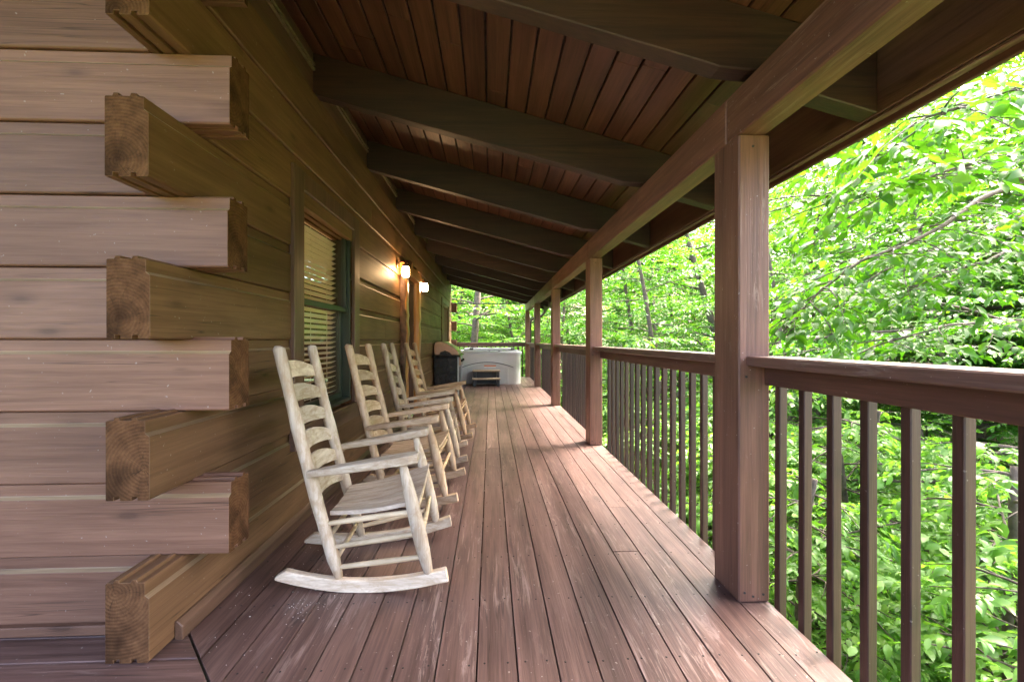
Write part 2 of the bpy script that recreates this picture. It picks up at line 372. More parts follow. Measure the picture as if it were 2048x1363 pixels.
# frieze between rafters and the vent strips in it
MB().box(WX - .13, WX - .03, FY - 2.0, Y_END, 2.884, 3.17).build('frieze', 'trimY', cabin, 0.004)
MB().box(WX - .03, WX - .012, FY - 2.0, Y_END, 3.03, 3.045).box(WX - .03, WX - .012, FY - 2.0, Y_END, 3.065, 3.08).build('vent_strip', 'vent', cabin)
# skirting along the foot of the walls
MB().prism([(WX + .002, .002), (WX + .032, .002), (WX + .032, .055), (WX + .012, .075), (WX + .002, .075)], 'Y', 1.80, DR[0] - .25).build('skirting', 'trimY', cabin, 0.003)
MB().prism([(WX + .002, .002), (WX + .032, .002), (WX + .032, .055), (WX + .012, .075), (WX + .002, .075)], 'Y', DR[1] + .25, Y_END - .1).build('skirting', 'trimY', cabin, 0.003)
MB().box(-7.6, WX - T, FY - .032, FY - .002, .002, .04).build('skirting', 'logX', cabin, 0.004)

# --- window with blinds
def window(W, mats, halves, blinds=True):
    y0, y1, z0, z1 = W
    x = WX
    m = MB(); t = 0.15
    m.box(x - .01, x + .022, y0 - t, y0, z0 - .02, z1 + .12); m.box(x - .01, x + .022, y1, y1 + t, z0 - .02, z1 + .12)
    m.box(x - .01, x + .022, y0, y1, z1, z1 + .12)
    fr = m.build('window', 'trimZ', cabin, 0.004)
    MB().box(x - .01, x + .030, y0 - t - .01, y1 + t + .09, z0 - .155, z0 - .022).build('window_apron', 'trimY', fr, 0.004)
    j = MB(); a = x - .20
    j.box(a, x - .012, y0 + .001, y0 + .03, z0 + .001, z1 - .001).box(a, x - .012, y1 - .03, y1 - .001, z0 + .001, z1 - .001)
    j.box(a, x - .012, y0 + .031, y1 - .031, z1 - .03, z1 - .001).box(a, x - .008, y0 + .031, y1 - .031, z0 + .001, z0 + .03)
    j.build('jamb', mats, fr, 0.003)
    def sash(a0, a1, b0, b1, dx, wd=.042):
        s = MB(); s.box(x - .07 + dx, x - .035 + dx, a0, a0 + wd, b0, b1).box(x - .07 + dx, x - .035 + dx, a1 - wd, a1, b0, b1)
        s.box(x - .07 + dx, x - .035 + dx, a0 + wd, a1 - wd, b0, b0 + wd).box(x - .07 + dx, x - .035 + dx, a0 + wd, a1 - wd, b1 - wd, b1)
        so_ = s.build('sash', mats, fr, 0.003)
        MB().box(x - .056 + dx, x - .052 + dx, a0 + wd, a1 - wd, b0 + wd, b1 - wd).build('pane', 'glass', fr)
    zm = (z0 + z1) / 2 + .02
    if halves == 'V':
        sash(y0 + .032, y1 - .032, zm, z1 - .032, 0.0); sash(y0 + .032, y1 - .032, z0 + .032, zm + .045, -.045)
    else:
        ym = (y0 + y1) / 2
        sash(y0 + .032, ym + .02, z0 + .032, z1 - .032, 0.0); sash(ym - .02, y1 - .032, z0 + .032, z1 - .032, -.045)
    if blinds:
        b = MB(); zz = z1 - .10
        b.box(x - .175, x - .125, y0 + .035, y1 - .035, z1 - .09, z1 - .035)
        while zz > z0 + 0.06:
            zz -= .042
            b.add([(x - .17, y0 + .04, zz - .010), (x - .128, y0 + .04, zz + .010), (x - .128, y1 - .04, zz + .010), (x - .17, y1 - .04, zz - .010),
                   (x - .17, y0 + .04, zz - .007), (x - .128, y0 + .04, zz + .013), (x - .128, y1 - .04, zz + .013), (x - .17, y1 - .04, zz - .007)],
                  [(0, 3, 2, 1), (4, 5, 6, 7), (0, 1, 5, 4), (1, 2, 6, 5), (2, 3, 7, 6), (3, 0, 4, 7)])
        for yy in (y0 + .2, (y0 + y1) / 2, y1 - .2): b.box(x - .151, x - .148, yy, yy + .004, z0 + .06, z1 - .09)
        b.build('blind', 'blind', fr)
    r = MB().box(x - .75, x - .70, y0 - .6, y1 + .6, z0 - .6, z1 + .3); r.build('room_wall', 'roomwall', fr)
    return fr
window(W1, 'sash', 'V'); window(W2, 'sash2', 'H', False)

# --- door with live-edge cedar slabs round it
dr = MB().box(WX - .12, WX - .07, DR[0] + .01, DR[1] - .01, DR[2], DR[3]).build('door', 'door', cabin, 0.004)
dm = MB()
for zz0, zz1 in ((.15, .85), (1.0, 1.9)):
    for yy0, yy1 in ((DR[0] + .12, DR[0] + .37), (DR[0] + .45, DR[0] + .70)): dm.box(WX - .071, WX - .055, yy0, yy1, zz0, zz1)
dm.build('door_panel', 'door', dr, 0.006)
MB().tube([(WX - .06, DR[0] + .08, 1.0), (WX - .02, DR[0] + .08, 1.0), (WX + .005, DR[0] + .08, 1.0)], [.012, .012, .026], 10).build('handle', 'brass', dr)
MB().box(WX - .14, WX - .001, DR[0] - .003, DR[0] + .009, 0.02, DR[3] + .02).box(WX - .14, WX - .001, DR[1] - .009, DR[1] + .003, 0.02, DR[3] + .02).build('door_jamb', 'trimZ', cabin)
def slab(y0, y1, seed, inner):
    rg = random.Random(seed); n = 26; m = MB(); vs = []; fs = []
    for i in range(n + 1):
        z = 0.01 + 2.14 * i / n
        wob = .028 * math.sin(i * 1.15 + seed) + .02 * rg.uniform(-1, 1)
        bur = .05 * math.exp(-((z - 1.55) / .13) ** 2) * math.sin(z * 30) + .045 * math.exp(-((z - 1.25) / .1) ** 2)
        a, b = (y0 + wob, y1) if inner > 0 else (y0, y1 + wob)
        a2, b2 = (y0 - .02 - wob * .6, y1 + .004) if inner > 0 else (y0 - .004, y1 + .03 - wob * .6)
        d_ = .075 + .5 * bur * .6
        vs += [(WX + .004, a2, z), (WX + .03, a2, z), (WX + d_, a, z), (WX + d_ + .004, (a + b) / 2, z), (WX + d_, b, z), (WX + .03, b2, z), (WX + .004, b2, z)]
    k = 7
    for i in range(n):
        for j in range(k - 1): fs.append((i * k + j, (i + 1) * k + j, (i + 1) * k + j + 1, i * k + j + 1))
    mi = [1 if (q % (k - 1)) in ((0, 1) if inner > 0 else (4, 5)) else 0 for q in range(len(fs))]
    fs.append(tuple(range(n * k, n * k + k))[::-1]); mi.append(0)
    m.add(vs, fs, mi); return m.build('door_slab', ['cedar', 'bark_edge'], cabin, smooth=True)
slab(6.17, 6.39, 1, 1); slab(7.23, 7.47, 5, -1)
m = MB(); vs = []; fs = []; rg = random.Random(9); n = 18
for i in range(n + 1):
    y = 6.12 + 1.42 * i / n; arch = .05 * math.sin(math.pi * i / n); e = .03 * rg.uniform(-1, 1) + .03 * math.sin(i * 1.3)
    zb, zt = 2.035 + arch * .3, 2.20 + arch + e
    vs += [(WX + .004, y, zb), (WX + .085, y, zb + .01), (WX + .09, y, zt - .03), (WX + .05, y, zt), (WX + .004, y, zt)]
for i in range(n):
    for j in range(4): fs.append((i * 5 + j, i * 5 + j + 1, (i + 1) * 5 + j + 1, (i + 1) * 5 + j))
k = len(fs); fs += [(0, 4, 3, 2, 1), tuple(range(n * 5, n * 5 + 5))]
m.add(vs, fs, [1 if q % 4 in (2, 3) else 0 for q in range(k)] + [0, 0]); m.build('door_lintel', ['cedarY', 'bark_edge'], cabin, smooth=False)

# ------------------------------------------------------------------ porch roof
roof = empty('porch_roof', (0, 7, 2.3), 'sloping porch roof of brown planks on dark rafters, with beam and eave board', 'roof')
RY0, RY1 = -1.5, 14.32
RH = 0.285
for y in (-.95, 0.45, 1.86, 3.24, 4.63, 6.05, 7.46, 8.85, 10.25, 11.65, 13.0, 14.06):
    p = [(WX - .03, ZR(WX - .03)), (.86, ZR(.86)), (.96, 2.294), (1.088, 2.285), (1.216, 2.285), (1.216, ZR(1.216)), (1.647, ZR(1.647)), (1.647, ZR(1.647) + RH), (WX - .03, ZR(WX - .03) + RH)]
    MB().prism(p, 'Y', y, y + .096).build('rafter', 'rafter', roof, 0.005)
# ceiling planks run the length of the porch, with open grooves
m = MB(); rg = random.Random(5); x = -1.42; k = 0
while x < 1.64:
    x1 = min(x + .1392, 1.645); pos = RY0
    while pos < RY1:
        e = min(RY1, pos + rg.uniform(2.6, 4.6)); e = RY1 if RY1 - e < .8 else e
        za, zb = ZR(x + .005) + RH + .002, ZR(x1 - .005) + RH + .002
        m.prism([(x + .006, za), (x1 - .006, zb), (x1 - .006, zb + .02), (x + .006, za + .02)], 'Y', pos, e - .002, at=rg.uniform(.05, 1)); pos = e
    x = x1
m.build('ceiling', 'ceil', roof, 0.003)
cs = MB().prism([(-4.4, ZR(-4.4) + RH + .03), (1.72, ZR(1.72) + RH + .03), (1.72, ZR(1.72) + RH + .09), (-4.4, ZR(-4.4) + RH + .09)], 'Y', RY0 - .05, RY1 + .05)
cs.prism([(-9.2, ZR(.4) + RH + .03), (-4.402, ZR(-4.4) + RH + .03), (-4.402, ZR(-4.4) + RH + .09), (-9.2, ZR(.4) + RH + .09)], 'Y', RY0 - .05, RY1 + .05)
cs.build('roof_covering', 'shingle', roof)
m = MB().box(-4.4, WX - .24, RY0, RY0 + .04, ZR(-4.4) - .4, ZR(-4.4) - .35)
bc = [RY0, 2.06, 5.05, 8.06, 11.26, 14.30]
for a, b in zip(bc[:-1], bc[1:]):
    MB().box(1.09, 1.214, a + .002, b - .002, 2.055, 2.264).build('beam', 'beamY', roof, 0.006)
MB().box(1.649, 1.69, RY0, RY1, ZR(1.647) - .002, ZR(1.647) + RH + .02).build('fascia', 'trimY', roof, 0.004)
MB().box(1.652, 1.687, RY0, RY1, ZR(1.647) - .020, ZR(1.647) - .0035).build('lit_eave_strip', 'capY', roof, 0.004)  # paler strip put in for the fascia's ground-lit underside
MB().box(1.6915, 1.712, RY0, RY1, ZR(1.647) - .045, ZR(1.647) + RH + .06).build('eave_trim', 'railY', roof, 0.004)
MB().tube([(.10, 14.08, ZR(.1)), (.10, 14.08, ZR(.1) - .05)], .004, 6).build('hook', 'steel', roof)

# ------------------------------------------------------------------ deck
def clip_mitre(x0, x1, y0, y1): pass
m = MB(); rg = random.Random(11)
P = 0.1427; edges = [-1.19 + P * i for i in range(17)]
miter = lambda X: 1.862 - 1.123 * (X + 1.166) - .03
for i in range(len(edges)):
    x0 = edges[i]; x1 = edges[i + 1] if i + 1 < len(edges) else 1.226
    if i == len(edges) - 1: x1 = 1.226
    if x1 - x0 < .02: continue
    a, b = x0 + .003, x1 - .003
    brk = [rg.uniform(4.5, 7.5), rg.uniform(9.5, 12.5)]
    if i == 13: brk[0] = 2.45
    if i == 5: brk[0] = 4.3
    if i == 14: brk[0] = 3.1
    ys = [None] + brk + [14.32]
    for j in range(len(ys) - 1):
        t = rg.uniform(.3, .7); dz = rg.uniform(-.0012, .0012)
        if j == 0:
            ya, yb = max(miter(a), -1.5), max(miter(b), -1.5)
        else: ya = yb = ys[j] + .0015
        e = ys[j + 1] - .0015
        pr = [(a, ya), (b, yb), (b, e), (a, e)]
        m.prism(pr, 'Z', -.038, dz, at=t)
for i in range(len(edges)):
    for k in range(22):
        for dx in (.028, .112):
            X, Y = edges[i] + dx + rg.uniform(-.006, .006), 1.22 + .6 * k * .6667 + rg.uniform(-.008, .008)
            if X > 1.21 or Y < miter(X) + .05: continue
            m.prism([(X + .0042 * math.cos(q * .785), Y + .0042 * math.sin(q * .785)) for q in range(8)], 'Z', .0005, .0021, 1)
m.build('deck', ['deck', 'iron'], None, 0.003).__setitem__('kind', 'structure')
m = MB(); y = 1.842; i = 0
mx = lambda Y: (1.832 - .006 - Y) / 1.123 - 1.166
while y > -1.4:
    y0 = y - P; a, b = y0 + .0025, y - .0025
    m.prism([(-7.6, a), (mx(a) - .005, a), (mx(b) - .005, b), (-7.6, b)], 'Z', -.038, rg.uniform(-.001, .001), at=rg.uniform(.03, 1)); y = y0
m.prism([(-2.2, 1.8445), (mx(1.8445) - .005, 1.8445), (WX + .02, 1.90), (-2.2, 1.90)], 'Z', -.04, -.002, at=.3)
m.build('deck', 'deckX', None, 0.003).__setitem__('kind', 'structure')
m = MB()
for k in range(26):
    m.box(-1.2, 1.19, -1.2 + k * .6, -1.16 + k * .6, -.25, -.042)
m.box(-1.2, 1.18, -1.4, 14.3, -.264, -.256)  # added sheet under the joists, only to keep light out of the gaps
m.box(1.19, 1.225, -1.4, 14.32, -.25, -.041)
for yy in (1.95, 4.95, 7.95, 11.15, 14.15): m.box(1.05, 1.185, yy, yy + .135, -3.6, -.251)
m.build('deck_frame', 'railY', None); tag(bpy.data.objects['deck_frame'], kind='structure')
# pale flakes and grit on the boards
m = MB(); rg = random.Random(21)
for k in range(230):
    if k < 26: X, Y = rg.gauss(-.80, .05), rg.gauss(2.0, .06)
    elif k < 130: X, Y = rg.uniform(-1.15, -.6), rg.uniform(1.65, 3.2)
    else: X, Y = rg.uniform(-1.1, 1.1), rg.uniform(1.4, 8)
    s = rg.uniform(.0005, .0012) * (1.8 if rg.random() < .06 else 1); an = rg.uniform(0, 6.3)
    m.prism([(X + s * (1 + rg.random()) * math.cos(an + q), Y + s * math.sin(an + q)) for q in (0, 1.5, 3.0, 4.6)], 'Z', .0015, .0035)
tag(m.build('grit', 'debris', None), 'pale flakes and grit scattered over the deck boards by the first rocker', 'grit', kind='stuff')

# ------------------------------------------------------------------ porch posts
PY = [1.944, 4.94, 7.95, 11.15, 14.16]
plab = ['nearest porch post, wide brown timber with a pale front face', 'second brown porch post from the camera, between two railing sections', 'third brown porch post from the camera, with a dark knot',
        'fourth brown porch post, just before the hot tub', 'farthest brown porch post at the deck corner beside the hot tub']
for i, y in enumerate(PY):
    dp = .222 if i < 4 else .14
    o = MB().box(1.087, 1.226, y, y + dp, .001, 2.053).build('porch_post', 'beamZ', None, 0.006)
    tag(o, plab[i], 'post', 'posts holding up the porch roof')
    for bx_, bz_ in ((1.112, .045), (1.150, .028), (1.196, .036), (1.15, 2.0), (1.12, .99)):
        MB().tube([(bx_, y - .003, bz_), (bx_, y + .004, bz_)], .0055, 8).build('screw', 'iron', o)
# railings
rlab = ['railing section nearest the camera, dark balusters under a thick weathered rail', 'railing section between the nearest and second porch posts', 'railing section between the second and third porch posts',
        'railing section between the third and fourth porch posts', 'railing section beside the hot tub, between the two farthest posts', 'railing across the far end of the deck behind the hot tub']
secs = [(-1.2, 1.943, 1.895), (2.168, 4.938, 4.740), (5.164, 7.948, 7.78), (8.174, 11.148, 11.0), (11.374, 14.158, 14.0)]
for i, (a, b, f) in enumerate(secs):
    r = empty('railing', (1.2, (a + b) / 2, 0), rlab[i], 'railing', 'porch railing sections')
    MB().box(1.12, 1.285, a, b, 1.037, 1.080).build('cap_rail', 'capY', r, 0.005)
    MB().box(1.20, 1.238, a, b, .955, 1.0365).build('rail_board', 'railY', r, 0.004)
    y = f
    while y > max(a + .02, -.6):
        MB().box(1.2385, 1.272, y, y + .036, -.16, 1.036).build('baluster', 'baluster', r, 0.003).rotation_euler = (R(jit.uniform(-.35, .35)), 0, R(jit.uniform(-1.5, 1.5))); y -= .1525
r = empty('railing', (0, 14.25, 0), rlab[5], 'railing', 'porch railing sections')
MB().box(-1.04, 1.086, 14.18, 14.33, 1.037, 1.080).build('cap_rail', 'railX', r, 0.005)
MB().box(-1.04, 1.086, 14.21, 14.248, .955, 1.0365).build('rail_board', 'railX', r, 0.004)
x = -.98
while x < 1.07:
    MB().box(x, x + .036, 14.2485, 14.28, -.05, 1.036).build('baluster', 'baluster', r, 0.003); x += .14

# ------------------------------------------------------------------ rocking chairs (built about their own base, facing +X)
def rocking_chair():
    root = empty('rocking_chair', (0, 0, 0), 'x', 'rocking chair', 'rocking chairs in a row on the porch')
    hb, hf = .230, .300                                     # half widths behind and in front
    def lerp(a, b, t): return tuple(p + (q - p) * t for p, q in zip(a, b))
    for s in (-1, 1):
        rj = random.Random(4 + s)
        A, B = (-.112, s * hb, .055), (-.378, s * hb * .985, 1.112)
        pts, rad = [], []
        for i in range(13):
            t = i / 12; p = lerp(A, B, t); pts.append((p[0] - .012 * math.sin(t * 3.1) + rj.uniform(-.0015, .0015), p[1] + rj.uniform(-.002, .002), p[2]))
            rad.append((.019 if i == 0 else .026) + .004 * math.sin(i * 1.9 + s) * .4 + (.002 if 0 < i < 9 else 0))
        pts.append(lerp(A, B, 1.004)); rad.append(.021)
        MB().tube(pts, rad, 14).build('back_post', 'chairZ', root, smooth=True)
        A, B = (.302, s * hf, .082), (.182, s * (hf - .005), .590)
        rad = [.018, .025, .030, .032, .0325, .032, .031, .029, .026, .021, .018]
        MB().tube([lerp(A, B, i / 10) for i in range(11)], rad, 14).build('front_leg', 'chairZ', root, smooth=True)
        # arm: thin at the back post, broad and rounded over the front leg
        n = 12; pr = []; top = []; bot = []
        for i in range(n + 1):
            t = i / n; x = -.245 + .50 * t; y = s * (hb + .03 + (hf - hb - .03) * t); z = .545 + .075 * t
            wd = .016 + .028 * min(1, t / .55) ** .8
            if i == n: wd *= .72
            th = .021 - .006 * (1 - t)
            for dy, dz in ((-wd, -th), (wd, -th), (wd, th), (-wd, th)): pr.append((x, y + dy, z + dz))
        fs = [(4 * i + j, 4 * i + (j + 1) % 4, 4 * i + 4 + (j + 1) % 4, 4 * i + 4 + j) for i in range(n) for j in range(4)] + [(3, 2, 1, 0), (4 * n, 4 * n + 1, 4 * n + 2, 4 * n + 3)]
        MB().add(pr, fs).build('arm', 'chairX', root, 0.004)
        # rocker
        n = 16; pr = []
        for i in range(n + 1):
            x = -.405 + .785 * i / n; zb = .0 + .34 * (x + .03) ** 2; zt = zb + .056
            if i == 0: zt = zb + .012
            y = s * (hb + .012 + (hf - hb - .012) * (x + .112) / .414) if x > -.112 else s * (hb + .012 + (x + .112) * .16)
            for dy, zz in ((-.020, zb), (.020, zb), (.020, zt), (-.020, zt)): pr.append((x + (.012 if (i == n and zz == zb) else 0), y + dy, zz))
        fs = [(4 * i + j, 4 * i + (j + 1) % 4, 4 * i + 4 + (j + 1) % 4, 4 * i + 4 + j) for i in range(n) for j in range(4)] + [(3, 2, 1, 0), (4 * n, 4 * n + 1, 4 * n + 2, 4 * n + 3)]
        MB().add(pr, fs).build('rocker', 'chairX', root, 0.004)
        for za, zb in ((.305, .372), (.195, .272), (.102, .165)):
            fa = (za - .055) / 1.057; fb = (zb - .082) / .508
            pa = lerp((-.112, s * hb, .055), (-.378, s * hb, 1.112), fa); pb = lerp((.302, s * hf, .082), (.182, s * hf, .590), fb)
            MB().tube([lerp(pa, pb, t) for t in (0, .08, .3, .5, .7, .92, 1)], [.010, .011, .013, .0135, .013, .011, .010], 10).build('rung', 'rung', root, smooth=True)
    for z in (.19, .30):                                    # front and rear rungs
        f = (z + .05 - .082) / .508; x = .302 - .12 * f
        MB().tube([(x, -hf, z + .05), (x, 0, z + .05), (x, hf, z + .05)], [.010, .013, .010], 10).build('rung', 'rung', root, smooth=True)
        f = (z - .06 - .055) / 1.057; x = -.112 - .266 * f
        MB().tube([(x, -hb, z - .06), (x, 0, z - .06), (x, hb, z - .06)], [.010, .013, .010], 10).build('rung', 'rung', root, smooth=True)
    # seat of planks, wider in front, hollowed a little
    m = MB(); nb = 5
    for k in range(nb):
        u0, u1 = -1 + 2 * k / nb, -1 + 2 * (k + 1) / nb; vs = []
        n = 6
        for i in range(n + 1):
            t = i / n; x = -.165 + .425 * t; h = (hb - .035) + (hf + .0 - hb + .035) * t
            z = .338 + .080 * t - .016 * math.sin(math.pi * t)
            for u, zz in ((u0, -.020), (u1, -.020), (u1, 0), (u0, 0)):
                e = .001 if u == u0 else -.001
                vs.append((x, u * h + e, z + zz + .012 * u * u))
        fs = [(4 * i + j, 4 * i + (j + 1) % 4, 4 * i + 4 + (j + 1) % 4, 4 * i + 4 + j) for i in range(n) for j in range(4)] + [(3, 2, 1, 0), (4 * n, 4 * n + 1, 4 * n + 2, 4 * n + 3)]
        m.add(vs, fs)
    m.build('seat', 'seat', root, 0.002)
    # ladder-back slats: arched on top and bowed to the rear
    for z in (.985, .868, .752, .636, .520, .408):
        n = 12; vs = []; f = (z - .055) / 1.057; x = -.112 - .266 * f
        for i in range(n + 1):
            u = -1 + 2 * i / n; y = u * (hb - .012); bx = x - .045 * (1 - u * u) - .004; arch = .030 * (1 - u * u) + .014 * max(0, 1 - abs(u) ** 4)
            zb = z - .032 + .012 * (1 - u * u); zt = z + .020 + arch
            lean = -.25 * (zt - zb)
            for dx, zz, ll in ((-.005, zb, 0), (.005, zb, 0), (.005, zt, lean), (-.005, zt, lean)): vs.append((bx + dx + ll, y, zz))
        fs = [(4 * i + j, 4 * i + 4 + j, 4 * i + 4 + (j + 1) % 4, 4 * i + (j + 1) % 4) for i in range(n) for j in range(4)] + [(0, 1, 2, 3), (4 * n + 3, 4 * n + 2, 4 * n + 1, 4 * n)]
        MB().add(vs, fs).build('slat', 'chairY', root, 0.002)
    return root
c0 = rocking_chair()
spots = [(-.60, 2.375, 3.5, 'peeled log rocking chair nearest the camera, beside the tall window'), (-.60, 3.43, -1.5, 'second rocking chair, past the window between the nearest and the third'),
         (-.61, 4.44, 3, 'third rocking chair from the camera, with a grey weathered arm'), (-.575, 5.46, -2, 'farthest rocking chair, in front of the cedar-edged door')]
chairs = [c0] + [copy_tree(c0) for _ in range(3)]
for o, (x, y, a, lab) in zip(chairs, spots):
    o.location = (x, y, 0.0); o.rotation_euler = (0, 0, R(a)); o['label'] = lab
cr = random.Random(8)
for o, base in zip(chairs, ((1, 1, 1), (.90, .80, .70), (.80, .76, .72), (.88, .74, .60))):
    for ch in o.children:
        q = cr.uniform(.86, 1.06); ch.color = (base[0] * q, base[1] * q, base[2] * q, 1)

# ------------------------------------------------------------------ wall lights
def jar_light():
    o = empty('wall_light', (WX, 0, 2.1), 'x', 'wall light', 'jar lights on the cabin wall')
    x = WX
    MB().tube([(x + .001, 0, 2.13), (x + .014, 0, 2.13), (x + .022, 0, 2.13)], [.06, .06, .045], 18).build('backplate', 'brass', o, smooth=False)
    MB().tube([(x + .02, 0, 2.13), (x + .05, 0, 2.165), (x + .09, 0, 2.165), (x + .115, 0, 2.14)], .008, 8).build('arm', 'brass', o, smooth=True)
    MB().lathe([(.044, 0), (.047, .004), (.047, .03), (.03, .04), (.012, .045)], (x + .115, 0, 2.098)).build('cap', 'brass', o)
    MB().lathe([(.03, -.13), (.043, -.125), (.048, -.11), (.048, -.03), (.040, -.012), (.038, -.001)], (x + .115, 0, 2.098)).build('jar', 'lamp', o, smooth=True)
    return o
l1 = jar_light(); l2 = copy_tree(l1)
l1.location.y = 5.94; l1['label'] = 'lit jar wall light nearer the camera, left of the cedar door slab'
l2.location.y = 7.66; l2['label'] = 'lit jar wall light on the far side of the door'

# ------------------------------------------------------------------ grill
gr = empty('gas_grill', (-.93, 10.0, 0), 'black gas grill with a copper coloured lid against the cabin wall', 'grill')
MB().box(-1.185, -.70, 9.62, 10.75, .09, .80).build('cart', 'black', gr, 0.008)
MB().box(-1.17, -.715, 9.606, 9.619, .46, .78).box(-1.17, -.715, 9.606, 9.619, .11, .448).build('side_panel', 'black', gr, 0.004)
MB().box(-1.205, -.63, 9.50, 10.9, .802, .835).build('shelf', 'black', gr, 0.008)
lid = [(-1.17, .838), (-1.185, .96), (-1.18, 1.05), (-1.15, 1.10), (-1.09, 1.125), (-.99, 1.11), (-.88, 1.06), (-.78, 1.0), (-.70, .93), (-.665, .87), (-.665, .838)]
MB().prism(lid, 'Y', 9.62, 10.72).build('lid', 'copper', gr, 0.008)
inset = [(-1.14, .852), (-1.15, .96), (-1.14, 1.04), (-1.10, 1.085), (-1.0, 1.075), (-.88, 1.025), (-.77, .95), (-.70, .87), (-.70, .852), (-.80, .852), (-.86, .90), (-.93, .925), (-.955, .945), (-.98, .925), (-1.05, .905), (-1.08, .852)]
MB().prism(inset, 'Y', 9.608, 9.618).build('lid_end', 'copper', gr, 0.003)
MB().prism([(-1.075, .842), (-.81, .842), (-.865, .895), (-.93, .92), (-.955, .935), (-.98, .92), (-1.045, .9)], 'Y', 9.612, 9.6185).build('lid_vent', 'black', gr)
MB().box(-.665, -.625, 9.60, 9.66, .62, .80).build('handle', 'copper', gr, 0.006)
MB().box(-.70, -.64, 9.67, 10.7, .60, .80).build('control_panel', 'steel', gr, 0.006)
for yy in (9.85, 10.2, 10.5): MB().tube([(-.64, yy, .71), (-.60, yy, .71)], [.028, .024], 12).build('knob', 'black', gr)
for yy in (9.64, 10.7): MB().box(-.695, -.665, yy, yy + .03, .002, .60).box(-1.18, -1.15, yy, yy + .03, .002, .09).build('leg', 'steel', gr, 0.003)
# ------------------------------------------------------------------ hot tub and step
tub = empty('hot_tub', (-.15, 12.8, 0), 'pale grey hot tub at the far end of the deck', 'hot tub')
def rrect(x0, x1, y0, y1, r, n=6):
    p = []
    for cx, cy, a0 in ((x1 - r, y0 + r, -90), (x1 - r, y1 - r, 0), (x0 + r, y1 - r, 90), (x0 + r, y0 + r, 180)):
        for k in range(n + 1): a = R(a0 + 90 * k / n); p.append((cx + r * math.cos(a), cy + r * math.sin(a)))
    return p
def ringwall(levels, name, mat, parent):
    m = MB(); vs = []; n = len(levels[0][0])
    for pr, z in levels: vs += [(x, y, z) for x, y in pr]
    fs = [(i * n + j, i * n + (j + 1) % n, (i + 1) * n + (j + 1) % n, (i + 1) * n + j) for i in range(len(levels) - 1) for j in range(n)]
    m.add(vs, fs); return m.build(name, mat, parent, smooth=False)
X0, X1, Y0, Y1 = -1.02, .80, 11.9, 13.8
ringwall([(rrect(X0, X1, Y0, Y1, .18), .004), (rrect(X0, X1, Y0, Y1, .18), .78), (rrect(X0 + .01, X1 - .01, Y0 + .01, Y1 - .01, .18), .79)], 'cabinet', 'tub', tub)
ringwall([(rrect(X0 + .02, X1 - .02, Y0 + .02, Y1 - .02, .18), .785), (rrect(X0 - .03, X1 + .03, Y0 - .03, Y1 + .03, .2), .79), (rrect(X0 - .035, X1 + .035, Y0 - .035, Y1 + .035, .2), .835), (rrect(X0 - .01, X1 + .01, Y0 - .01, Y1 + .01, .19), .862), (rrect(X0 + .10, X1 - .10, Y0 + .10, Y1 - .10, .2), .866), (rrect(X0 + .16, X1 - .16, Y0 + .16, Y1 - .16, .2), .84), (rrect(X0 + .2, X1 - .2, Y0 + .2, Y1 - .2, .2), .5), (rrect(X0 + .5, X1 - .5, Y0 + .5, Y1 - .5, .2), .3)], 'shell', 'acryl', tub)
MB().prism([(X0 + .22, .866), (X1 - .10, .866), (X1 - .13, .925), (X0 + .25, .925)], 'Y', 13.55, 13.72).build('raised_rim', 'acryl', tub, 0.02, seg=2)
for xx in (-.62, .60): MB().box(xx, xx + .12, 13.45, 13.56, .868, .925).build('headrest', 'grey', tub, 0.02, seg=2)
for xx in (-.05, .20): MB().box(xx, xx + .05, 11.872, 11.95, .860, .874).build('cover_clip', 'grey', tub, 0.004)
arch = [(-.62, .012), (.46, .012), (.46, .42)] + [(.46 - 1.08 * k / 10, .42 + .13 * math.sin(math.pi * k / 10)) for k in range(1, 10)] + [(-.62, .42)]
MB().prism(arch, 'Y', 11.884, 11.901).build('front_panel', 'tub2', tub, 0.006)
vs = []; fs = []; n = 14
for i in range(n + 1):
    u = -1 + 2 * i / n; x = -.08 + .68 * u; z = .585 - .14 * u * u
    vs += [(x, 11.899, z), (x, 11.876, z), (x, 11.876, z - .014), (x, 11.899, z - .014)]
fs = [(4 * i + j, 4 * i + 4 + j, 4 * i + 4 + (j + 1) % 4, 4 * i + (j + 1) % 4) for i in range(n) for j in range(4)]
MB().add(vs, fs).build('arch_moulding', 'grey', tub)
MB().box(-.165, .14, 11.8775, 11.883, .43, .50).build('warning_label', 'label', tub); MB().box(-.165, .14, 11.874, 11.877, .47, .50).build('label_band', 'orange', tub)
MB().box(-.16, .13, 11.8775, 11.883, .25, .32).build('name_plate', 'tub', tub)
st = empty('tub_step', (-.1, 11.5, 0), 'two tread plastic step with tan treads in front of the hot tub', 'step')
for z, y0, y1 in ((.355, 11.52, 11.86), (.165, 11.32, 11.60)): MB().box(-.46, .25, y0, y1, z, z + .035).build('tread', 'tan', st, 0.008)
for x in (-.44, .155):
    MB().prism([(11.36, .002), (11.44, .002), (11.44, .164), (11.36, .164)], 'X', x, x + .075).prism([(11.56, .002), (11.83, .002), (11.83, .354), (11.60, .354), (11.60, .204), (11.56, .164)], 'X', x, x + .075).build('step_side', 'grey', st, 0.006)
MB().box(-.36, .15, 11.70, 11.72, .04, .35).build('riser', 'grey', st)
